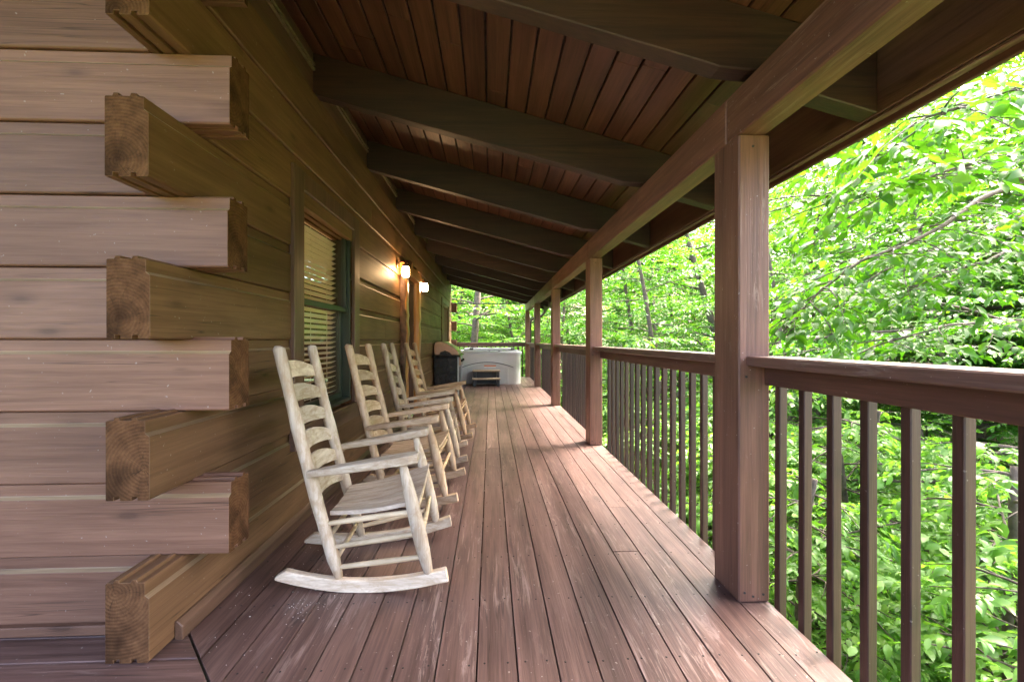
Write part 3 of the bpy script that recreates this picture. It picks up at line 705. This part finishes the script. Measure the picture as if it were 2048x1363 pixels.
# rod across the end and the downspout
tag(MB().tube([(-1.18, 14.2, 2.288), (.62, 14.2, 2.290)], .018, 10).build('rod', 'iron', None), 'thin dark rod across the open far end of the porch', 'rod')
ds = empty('downspout', (1.5, 14.5, 0), 'brown rainwater downspout bending in beside the farthest post', 'downspout')
MB().tube([(1.70, 14.2, 2.10), (1.70, 14.28, 2.02), (1.62, 14.42, 1.92), (1.36, 14.46, 1.84), (1.27, 14.46, 1.74), (1.26, 14.46, .2), (1.26, 14.46, -2.9)], .038, 10).build('pipe', 'gutter', ds, smooth=True)
MB().tube([(1.26, 14.46, 1.0), (1.26, 14.46, 1.04)], .046, 10).build('clamp', 'gutter', ds)

# ------------------------------------------------------------------ ground
def smooth01(t): t = max(0.0, min(1.0, t)); return t * t * (3 - 2 * t)
def gz(x, y):
    z = -2.7 - 0.16 * max(0, min(x - 2, 9)) - .4 * smooth01((x - 2) / 8)
    z += 0.34 * max(0, math.hypot(max(x, 0), max(y - 8, 0)) - 19)
    e = smooth01((y - 14.5) / 9) * smooth01((7 - x) / 6)
    z = z * (1 - e) + e * (-1.0 + 0.16 * max(0, y - 22))
    if x < -6: z += 0.0
    return z + .12 * math.sin(x * .9 + 1) * math.cos(y * .7) + .05 * math.sin(x * 2.3 + y * 1.9)
n = 150; vs = []; fs = []
xs = np.concatenate([np.linspace(-150, -20, 20), np.linspace(-18, 50, 90), np.linspace(53, 180, 22)])
ys = np.concatenate([np.linspace(-120, -12, 16), np.linspace(-10, 60, 90), np.linspace(64, 200, 22)])
for y in ys:
    for x in xs:
        z = gz(x, y)
        if -9 < x < 1.3 and -2 < y < 15: z = min(z, -2.6)
        vs.append((x, y, min(z, 14 + .02 * z)))
nx = len(xs)
fs = [(j * nx + i, j * nx + i + 1, (j + 1) * nx + i + 1, (j + 1) * nx + i) for j in range(len(ys) - 1) for i in range(nx - 1)]
tag(MB().add(vs, fs).build('ground', 'ground', None, smooth=True), kind='structure')
# gravel drive down the slope
pts = [(12.5, 3.0), (12.2, 6.0), (12.4, 9.0), (13.4, 12.0), (15.5, 15.0)]; vs = []; fs = []
for i, (x, y) in enumerate(pts):
    for k in range(7):
        xx = x + (k - 3) * .45; vs.append((xx, y, gz(xx, y) + .06))
fs = [(i * 7 + k, i * 7 + k + 1, i * 7 + 8 + k, i * 7 + 7 + k) for i in range(len(pts) - 1) for k in range(6)]
tag(MB().add(vs, fs).build('road', 'gravel', None), kind='structure')

# ------------------------------------------------------------------ trees
def fast_mesh(name, V, F, mats, tone=None, smooth=False):
    """V (n,3); F list of (m,k) int arrays"""
    me = bpy.data.meshes.new(name)
    F = [f for f in F if len(f)]
    nl = sum(f.size for f in F); npoly = sum(len(f) for f in F)
    me.vertices.add(len(V)); me.vertices.foreach_set('co', np.asarray(V, np.float32).ravel())
    me.loops.add(nl); me.polygons.add(npoly)
    me.loops.foreach_set('vertex_index', np.concatenate([f.ravel() for f in F]).astype(np.int32))
    tot = np.concatenate([np.full(len(f), f.shape[1]) for f in F]); st = np.concatenate([[0], np.cumsum(tot)[:-1]])
    me.polygons.foreach_set('loop_start', st.astype(np.int32)); 
    try: me.polygons.foreach_set('loop_total', tot.astype(np.int32))
    except Exception: pass
    if smooth: me.polygons.foreach_set('use_smooth', np.ones(npoly, bool))
    for m in mats: me.materials.append(M[m])
    if tone is not None:
        a = me.attributes.new('tone', 'FLOAT', 'POINT'); a.data.foreach_set('value', np.asarray(tone, np.float32))
    me.update(calc_edges=True); me.validate(); return me

LEAF_NEAR = (np.array([(0, 0, 0), (.25, .20, .05), (.25, -.20, .05), (.62, .21, .03), (.62, -.21, .03), (1, 0, -.16), (.25, 0, .01), (.62, 0, -.035)]),
             [np.array([(0, 6, 1), (0, 2, 6), (7, 5, 3), (7, 4, 5)]), np.array([(6, 7, 3, 1), (6, 2, 4, 7)])])
LEAF_FAR = (np.array([(0, 0, 0), (.5, .25, .06), (1, 0, -.10), (.5, -.25, .06)]), [np.array([(0, 2, 1), (0, 3, 2)])])

def leaves_mesh(name, P, D, N, L, mat, rng, tpl):
    """leaves at P pointing along D with upper side N, lengths L"""
    D = D / np.linalg.norm(D, axis=1, keepdims=True); Yv = np.cross(N, D); Yv /= np.linalg.norm(Yv, axis=1, keepdims=True) + 1e-9; Nv = np.cross(D, Yv)
    T_, FF = tpl; k = len(T_)
    wv = rng.uniform(.85, 1.2, len(P))
    zc = rng.uniform(.2, 2.3, len(P))
    V = P[:, None, :] + L[:, None, None] * (T_[None, :, 0, None] * D[:, None, :] + (T_[None, :, 1] * wv[:, None])[..., None] * Yv[:, None, :] + (T_[None, :, 2] * zc[:, None])[..., None] * Nv[:, None, :])
    off = (np.arange(len(P)) * k)[:, None, None]
    F = [(f[None] + off).reshape(-1, f.shape[1]) for f in FF]
    tone = np.repeat(np.clip(rng.normal(.45, .24, len(P)), 0, 1), k)
    return fast_mesh(name, V.reshape(-1, 3), F, [mat], tone)

UP = np.array([0, 0, 1.0])
def unit(v): return v / (np.linalg.norm(v) + 1e-9)
def polyline(p, d, length, n, droop, wob, rng):
    pts = [np.array(p, float)]; d = unit(np.array(d, float)); s = length / n
    for i in range(n):
        d = unit(d + np.array([rng.normal(0, wob), rng.normal(0, wob), -droop + rng.normal(0, wob * .6)])); pts.append(pts[-1] + d * s)
    return np.array(pts)
def at(pl, t):
    n = len(pl) - 1; f = min(max(t, 0), .9999) * n; i = int(f); return pl[i] + (pl[i + 1] - pl[i]) * (f - i), unit(pl[i + 1] - pl[i])

class Tree:
    def __init__(s, seed): s.rng = np.random.default_rng(seed); s.w = MB(); s.tw = []
    def limb(s, pl, r0, r1, n=7):
        k = len(pl); s.w.tube([tuple(p) for p in pl], [r0 + (r1 - r0) * (i / (k - 1)) ** .8 for i in range(k)], n)
    def sprays(s, pl, sub_len, sub_gap, twig_len, twig_gap, t0=.12, show=True, droop=.06, spread=(.5, 1.1)):
        """branchlets and leafy twigs laid out along one limb in flat layered sprays"""
        rng = s.rng; L = np.sum(np.linalg.norm(np.diff(pl, axis=0), axis=1)); nsub = max(2, int(L * (1 - t0) / sub_gap)); side = 1
        for i in range(nsub + 1):
            t = t0 + (1 - t0) * i / nsub; p, d = at(pl, t); side = -side
            h = unit(np.cross(d, UP)) * side
            ang = rng.uniform(*spread); dd = d * math.cos(ang) + h * math.sin(ang) + UP * rng.normal(.08, .16)
            if i == nsub: dd = d
            ln = sub_len * rng.uniform(.55, 1.15) * (1 - .5 * t)
            q = polyline(p, dd, ln, 5, droop, .05, rng)
            if show: s.limb(q, .007, .0025, 5)
            nt_ = max(2, int(ln / twig_gap)); sd_ = 1
            for j in range(nt_ + 1):
                p2, d2 = at(q, .1 + .9 * j / nt_); sd_ = -sd_
                h2 = unit(np.cross(d2, UP)) * sd_; a2 = rng.uniform(.5, 1.0)
                dd2 = d2 * math.cos(a2) + h2 * math.sin(a2) + UP * rng.normal(-.05, .15)
                if j == nt_: dd2 = d2
                s.tw.append((p2, unit(dd2), twig_len * rng.uniform(.6, 1.2)))
    def crown(s, name, mat, leaf, per, tpl, tilt=.35, show_twigs=False, droop=.28):
        rng = s.rng; A = np.array([t[0] for t in s.tw]); D = np.array([t[1] for t in s.tw]); L = np.array([t[2] for t in s.tw])
        if show_twigs:
            for a, d, l in s.tw: s.w.tube([tuple(a), tuple(a + d * l * .6 - UP * l * .01), tuple(a + d * l - UP * l * .05)], [.0026, .002, .0012], 3)
        n = len(A); k = np.tile(np.arange(per), n); idx = np.repeat(np.arange(n), per)
        t = (k + rng.uniform(0, .8, len(k)) + .3) / per
        a, d, l = A[idx], D[idx], L[idx]
        P = a + d * (l * t)[:, None] - UP * (l * .05 * t ** 2)[:, None]
        h = np.cross(d, UP); h /= np.linalg.norm(h, axis=1, keepdims=True) + 1e-9
        sg = np.where(k % 2 == 0, 1, -1)[:, None]
        ang = rng.uniform(.5, 1.15, len(k))[:, None]
        dd = d * np.cos(ang) + h * sg * np.sin(ang) - UP * (droop + rng.normal(0, .2, len(k)))[:, None]
        N = UP + rng.normal(0, tilt, (len(k), 3))
        return leaves_mesh(name, P, dd, N, leaf * rng.uniform(.5, 1.3, len(k)), mat, rng, tpl)

def make_tree(seed, H, r0, crown0, reach, limbs, leaf, per, sub=(1.3, .42), twig=(.45, .22), lean=(0, 0), mat='leaf2', bark='bark', tpl=LEAF_FAR, show=False, limb_el=(.05, .6), name='forest_tree', two=True):
    t = Tree(seed); rng = t.rng
    trunk = polyline((0, 0, -.4), (lean[0], lean[1], 1), H * .96, 12, -.02, .035, rng); t.limb(trunk, r0, .03, 10)
    for i in range(limbs):
        f = crown0 + (1 - crown0) * ((i + rng.uniform(0, .6)) / limbs); p, d = at(trunk, f)
        az = i * 2.4 + rng.uniform(-.4, .4); el = rng.uniform(*limb_el)
        ff = (f - crown0) / (1 - crown0); ln = reach * (1 - .65 * ff ** 1.6) * rng.uniform(.7, 1.1)
        pl = polyline(p, (math.cos(az) * math.cos(el), math.sin(az) * math.cos(el), math.sin(el)), ln, 8, .05, .07, rng)
        t.limb(pl, max(.012, r0 * .33 * (1 - .7 * ff)), .007, 6)
        t.sprays(pl, sub[0], sub[1], twig[0], twig[1], .18, show, droop=.05)
    cm = t.crown('crown', mat, leaf, per, tpl)
    tm = t.w
    return tm, cm
def place_tree(tm, cm, name, loc, bark, label, cat, group=None, rz=0, sc=1):
    o = empty(name, (0, 0, 0), label, cat, group)
    tm.build('trunk', bark, o, smooth=True, centre=(0, 0, 0))
    c = bpy.data.objects.new('crown', cm); col.objects.link(c); c.parent = o
    o.location = loc; o.rotation_euler = (0, 0, rz); o.scale = (sc, sc, sc); return o
def move(o, x, y, rz, sc, label=None, group=None, dz=0):
    o.location = (x, y, gz(x, y) + dz); o.rotation_euler = (0, 0, rz); o.scale = (sc, sc, sc)
    if label: o['label'] = label
    if group: o['group'] = group

# --- the big-leaved tree whose limbs reach in over the railing
t = Tree(41); rng = t.rng
bx, by = 8.4, 5.6; bz = gz(bx, by)
trunk = np.array([(bx, by, bz - .3), (bx - .05, by - .05, bz + 2), (bx - .15, by - .2, 0.4), (bx - .2, by - .3, 2.4), (bx - .1, by - .3, 4.6), (bx + .1, by - .2, 7.5), (bx + .2, by, 10.5)])
t.limb(trunk, .19, .04, 12)
near_limbs = [
    ([(bx - .2, by - .3, 2.3), (6.6, 4.5, 2.62), (5.53, 3.94, 2.62), (4.33, 3.5, 2.47), (3.91, 3.37, 2.43), (3.43, 3.24, 2.46), (2.92, 3.12, 2.51), (2.5, 2.99, 2.5)], .062, .012),
    ([(3.43, 3.24, 2.46), (2.98, 3.06, 2.49), (2.5, 2.89, 2.37), (2.15, 2.8, 2.29)], .022, .006),
    ([(bx - .2, by - .3, 2.0), (7.2, 4.8, 2.55), (5.92, 4.23, 2.72), (4.8, 3.88, 2.59), (4.19, 3.71, 2.36), (3.74, 3.58, 2.1), (3.3, 3.45, 1.91), (2.8, 3.32, 1.75), (2.39, 3.19, 1.51), (2.16, 3.1, 1.33)], .040, .005),
    ([(bx - .2, by - .3, 2.4), (6.69, 4.69, 2.69), (5.15, 4.16, 2.09), (4.58, 3.99, 1.88), (3.95, 3.82, 1.73), (3.33, 3.65, 1.48)], .030, .005),
    ([(bx - .2, by - .25, 2.5), (6.42, 4.5, 2.73), (5.15, 4.16, 2.35), (4.47, 3.99, 2.12), (3.95, 3.82, 1.99), (3.25, 3.65, 1.71)], .022, .005),
    ([(bx - .15, by - .3, 3.3), (6.2, 4.0, 3.45), (4.34, 3.1, 3.18), (3.4, 2.74, 2.74), (2.9, 2.57, 2.57), (2.38, 2.39, 2.37)], .030, .006),
    ([(bx - .2, by - .3, 2.8), (6.6, 4.3, 3.1), (5.22, 3.66, 2.99), (4.1, 3.31, 2.61), (3.23, 3.05, 2.35), (2.53, 2.88, 2.09), (2.1, 2.8, 2.07)], .022, .005),
    ([(bx - .2, by - .3, 1.5), (6.58, 4.69, 1.81), (5.39, 4.35, 1.35), (4.44, 4.2, 1.3), (3.55, 4.04, 1.1)], .032, .006),
]
for pl, r0, r1 in near_limbs:
    pl = np.array(pl, float); t.limb(pl, r0, r1, 8)
    t.sprays(pl, .95, .20, .36, .14, .46, True, droop=.06)
for i in range(34):
    p, d = at(trunk, rng.uniform(.18, .62) if i < 16 else rng.uniform(.55, .98)); az = rng.uniform(math.pi * .55, math.pi * 1.35); el = rng.uniform(-.12, .42)
    pl = polyline(p, (math.cos(az) * math.cos(el), math.sin(az) * math.cos(el), math.sin(el)), rng.uniform(3.2, 5.2), 9, .045, .06, rng)
    cut = 3.6 if i < 16 else 2.0
    if pl[:, 0].min() < cut: pl = pl[pl[:, 0] > cut]
    if len(pl) < 4: continue
    t.limb(pl, .035, .006, 7); t.sprays(pl, 1.05, .24, .38, .15, .25, True)
keep = [q for q in t.tw if q[0][0] > 1.95]
t.tw = keep
cm = t.crown('crown', 'leaf', .100, 9, LEAF_NEAR, tilt=.38, show_twigs=True)
place_tree(t.w, cm, 'broadleaf_tree', (0, 0, 0), 'barkdark', 'big-leaved tree whose bare limbs reach in over the nearest railing', 'tree')

# --- saplings growing up under the railing
tm, cm = make_tree(52, 3.3, .03, .10, 1.35, 30, .095, 10, (.55, .16), (.28, .09), mat='leaf3', bark='barkdark', tpl=LEAF_NEAR, show=True, limb_el=(-.1, .5))
s0 = place_tree(tm, cm, 'sapling', (0, 0, 0), 'barkdark', 'x', 'sapling', 'saplings close below the railing')
slabs = 'young leafy sapling below the porch railing'
sap = [(3.4, 2.6, 0, 1.0), (2.9, 4.2, 1.1, .95), (4.3, 3.6, 2.2, 1.15), (3.3, 6.0, 3.0, 1.0), (4.6, 5.6, 4.1, 1.2), (3.0, 8.4, 5.0, .98), (4.4, 8.0, .6, 1.2), (5.6, 4.6, 1.7, 1.25), (3.2, 11.0, 2.4, 1.05), (3.0, 1.4, 3.9, .95), (5.4, 2.4, 4.4, 1.15), (4.6, 10.6, 5.3, 1.2), (6.2, 7.2, .2, 1.3), (3.4, 14.0, 3.3, 1.1)]
for i, (x, y, a, s) in enumerate(sap):
    o = s0 if i == 0 else copy_tree(s0); move(o, x, y, a, s, slabs)

# --- forest trees of three growths
kinds = []
for seed, H, r0, c0_, reach, nl, leaf in ((61, 12, .13, .10, 3.4, 36, .125), (62, 14, .16, .16, 3.8, 40, .135), (63, 9, .09, .06, 2.8, 32, .115), (64, 16, .19, .30, 4.2, 38, .15)):
    tm, cm = make_tree(seed, H, r0, c0_, reach, nl, leaf, 15, (1.25, .36), (.46, .19), lean=(random.uniform(-.05, .05), random.uniform(-.05, .05)))
    kinds.append(place_tree(tm, cm, 'forest_tree', (0, 0, 0), 'bark', 'x', 'tree'))
G1, G2 = 'woodland trees beyond the railing', 'woodland trees beyond the far end of the deck'
L1, L2 = 'green woodland tree standing among others beyond the porch railing', 'green woodland tree standing behind the far deck railing'
fr = [(12.4, 9.2, 1), (13.8, 11.8, 3), (15.6, 13.8, 3), (12.0, 11.4, 1), (8.0, 13.8, 1), (11.2, 16.8, 1), (15.0, 10.0, 3), (13.5, 4.6, 1), (6.8, 9.5, 2), (5.2, 12.5, 2), (8.6, 12.5, 0), (6.0, 16.5, 0), (10.5, 9.0, 0), (9.8, 16.0, 1), (12.5, 13.0, 2), (13.0, 7.0, 1), (7.6, 21.0, 1), (12.8, 19.5, 0), (16.5, 12.5, 1), (15.5, 17.0, 3),
      (17.5, 7.5, 0), (11.0, 25.5, 3), (16.5, 24.0, 1), (20.5, 17.5, 0), (21.5, 11.0, 3), (14.5, 31.0, 1), (20.5, 27.5, 3), (25.5, 20.5, 1), (26.5, 13.0, 1), (6.5, 27.5, 0), (9.5, 34.5, 3), (17.0, 37.0, 3), (26.0, 30.0, 3), (31, 24, 3), (14.0, 3.0, 0), (19.5, 4.0, 3), (10.0, 5.2, 2)]
en = [(3.2, 20.5, 2), (-3.2, 19.0, 2), (1.4, 24.0, 2), (-1.8, 25.5, 0), (4.4, 25.0, 0), (-4.8, 24.0, 1), (0.2, 31.0, 1), (3.6, 32.5, 0), (-3.6, 32.0, 3), (-7.0, 29.0, 3), (1.6, 40, 3), (5.5, 39, 1), (-3.0, 40.0, 1)]
used = set()
for lst, G, L in ((fr, G1, L1), (en, G2, L2)):
    for i, (x, y, k) in enumerate(lst):
        if k in used: o = copy_tree(kinds[k])
        else: o = kinds[k]; used.add(k)
        move(o, x, y, random.uniform(0, 6.28), random.uniform(.9, 1.18), L, G)
tm, cm = make_tree(81, 3.6, .035, .04, 1.7, 34, .13, 9, (.8, .24), (.36, .14), mat='leaf3', bark='barkdark', limb_el=(0, .75))
b0 = place_tree(tm, cm, 'shrub', (0, 0, 0), 'barkdark', 'x', 'shrub')
first = True
for lst, G, L in (([(-2.6, 17.6), (-.9, 21.5), (1.3, 17.9), (3.4, 17.4), (-4.6, 20.5), (2.4, 22.2), (-2.4, 23.2), (.6, 27), (4.8, 21), (-1.2, 29), (2.8, 29), (-5.5, 27), (0.2, 35), (-3.5, 36), (4.2, 36), (-6, 33.5), (1.8, 33)], 'shrubs behind the far deck railing', 'dense green shrub growing behind the far deck railing'),
                  ([(5.0, 8.8), (7.2, 11.2), (4.4, 15.6), (8.2, 15), (7.4, 18.6), (10.8, 13.6), (9.4, 10.6), (10.2, 20), (13.6, 15.4), (8.4, 24.5), (13, 22.5), (8.8, 8.4), (5.6, 19.6), (4.9, 23.6), (16.8, 10.0), (17, 20.5)], 'shrubs among the trees beyond the railing', 'dense green shrub under the trees beyond the porch railing')):
    for x, y in lst:
        o = b0 if first else copy_tree(b0); first = False
        move(o, x, y, random.uniform(0, 6.28), random.uniform(.85, 1.3), L, G)
# --- the thick trunk behind the hot tub
t = Tree(71)
trunk = np.array([(0, 0, -.5), (0.02, 0, 1.2), (.10, 0, 2.6), (.22, .02, 4.2), (.42, .05, 7), (.5, .1, 11)]); t.limb(trunk, .21, .10, 14)
for i in range(12):
    p, d = at(trunk, t.rng.uniform(.42, .98)); az = i * 2.4; pl = polyline(p, (math.cos(az), math.sin(az), .3), t.rng.uniform(2, 3.2), 7, .04, .07, t.rng)
    t.limb(pl, .05, .008, 6); t.sprays(pl, 1.1, .35, .45, .2, .2, False)
cm = t.crown('crown', 'leaf2', .16, 9, LEAF_FAR)
o = place_tree(t.w, cm, 'broadleaf_tree', (0, 0, 0), 'bark', 'thick rough-barked tree trunk rising right behind the hot tub', 'tree'); o.location = (-.80, 19.1, gz(-.8, 19.1))

# --- undergrowth and the far wood: too many leaves and stems to count
def mass(name, P, rng, leaf, mat, label, cat):
    n = len(P); az = rng.uniform(0, 6.283, n); D = np.stack([np.cos(az), np.sin(az), rng.normal(-.2, .25, n)], 1)
    N = UP + rng.normal(0, .4, (n, 3))
    me = leaves_mesh(name, P, D, N, leaf * rng.uniform(.6, 1.3, n), mat, rng, LEAF_FAR)
    o = bpy.data.objects.new(name, me); col.objects.link(o); return tag(o, label, cat, kind='stuff')
rng = np.random.default_rng(5); P = []
while len(P) < 3600:
    x, y = rng.uniform(1.7, 20), rng.uniform(-2, 30)
    if rng.random() < .35: x, y = rng.uniform(-9, 8), rng.uniform(15.2, 40)
    if y < 15 and x < 1.7: continue
    if 10.6 < x < 15.5 and 3 < y < 14.5: continue
    P.append((x, y, gz(x, y), rng.uniform(.25, .8), rng.uniform(.3, 1.0)))
Q = []
for x, y, z, r, h in P:
    m_ = 26; a = rng.uniform(0, 6.283, m_); rr = r * np.sqrt(rng.uniform(0, 1, m_)); Q.append(np.stack([x + rr * np.cos(a), y + rr * np.sin(a), z + h * rng.uniform(.05, 1, m_) * (1 - .5 * (rr / r) ** 2)], 1))
mass('undergrowth', np.concatenate(Q), rng, .14, 'leaf3', 'low leafy undergrowth covering the forest floor around the porch', 'undergrowth')
P = []
for i in range(620):
    a = rng.uniform(R(-24), R(66)); d_ = rng.uniform(33, 46)
    x, y = d_ * math.sin(a), d_ * math.cos(a)
    if x < -8 and y < 33: continue
    z = gz(x, y); hh = rng.uniform(2, 15); m_ = 190
    q = rng.normal(0, 1, (m_, 3)); q /= np.linalg.norm(q, axis=1, keepdims=True); q *= rng.uniform(.4, 1, (m_, 1)) ** .5
    P.append(np.array([x, y, z + hh]) + q * np.array([1.9, 1.9, 1.3]))
mass('far_wood', np.concatenate(P), rng, .36, 'leaf2', 'distant green wood closing the view behind the nearer trees', 'wood')
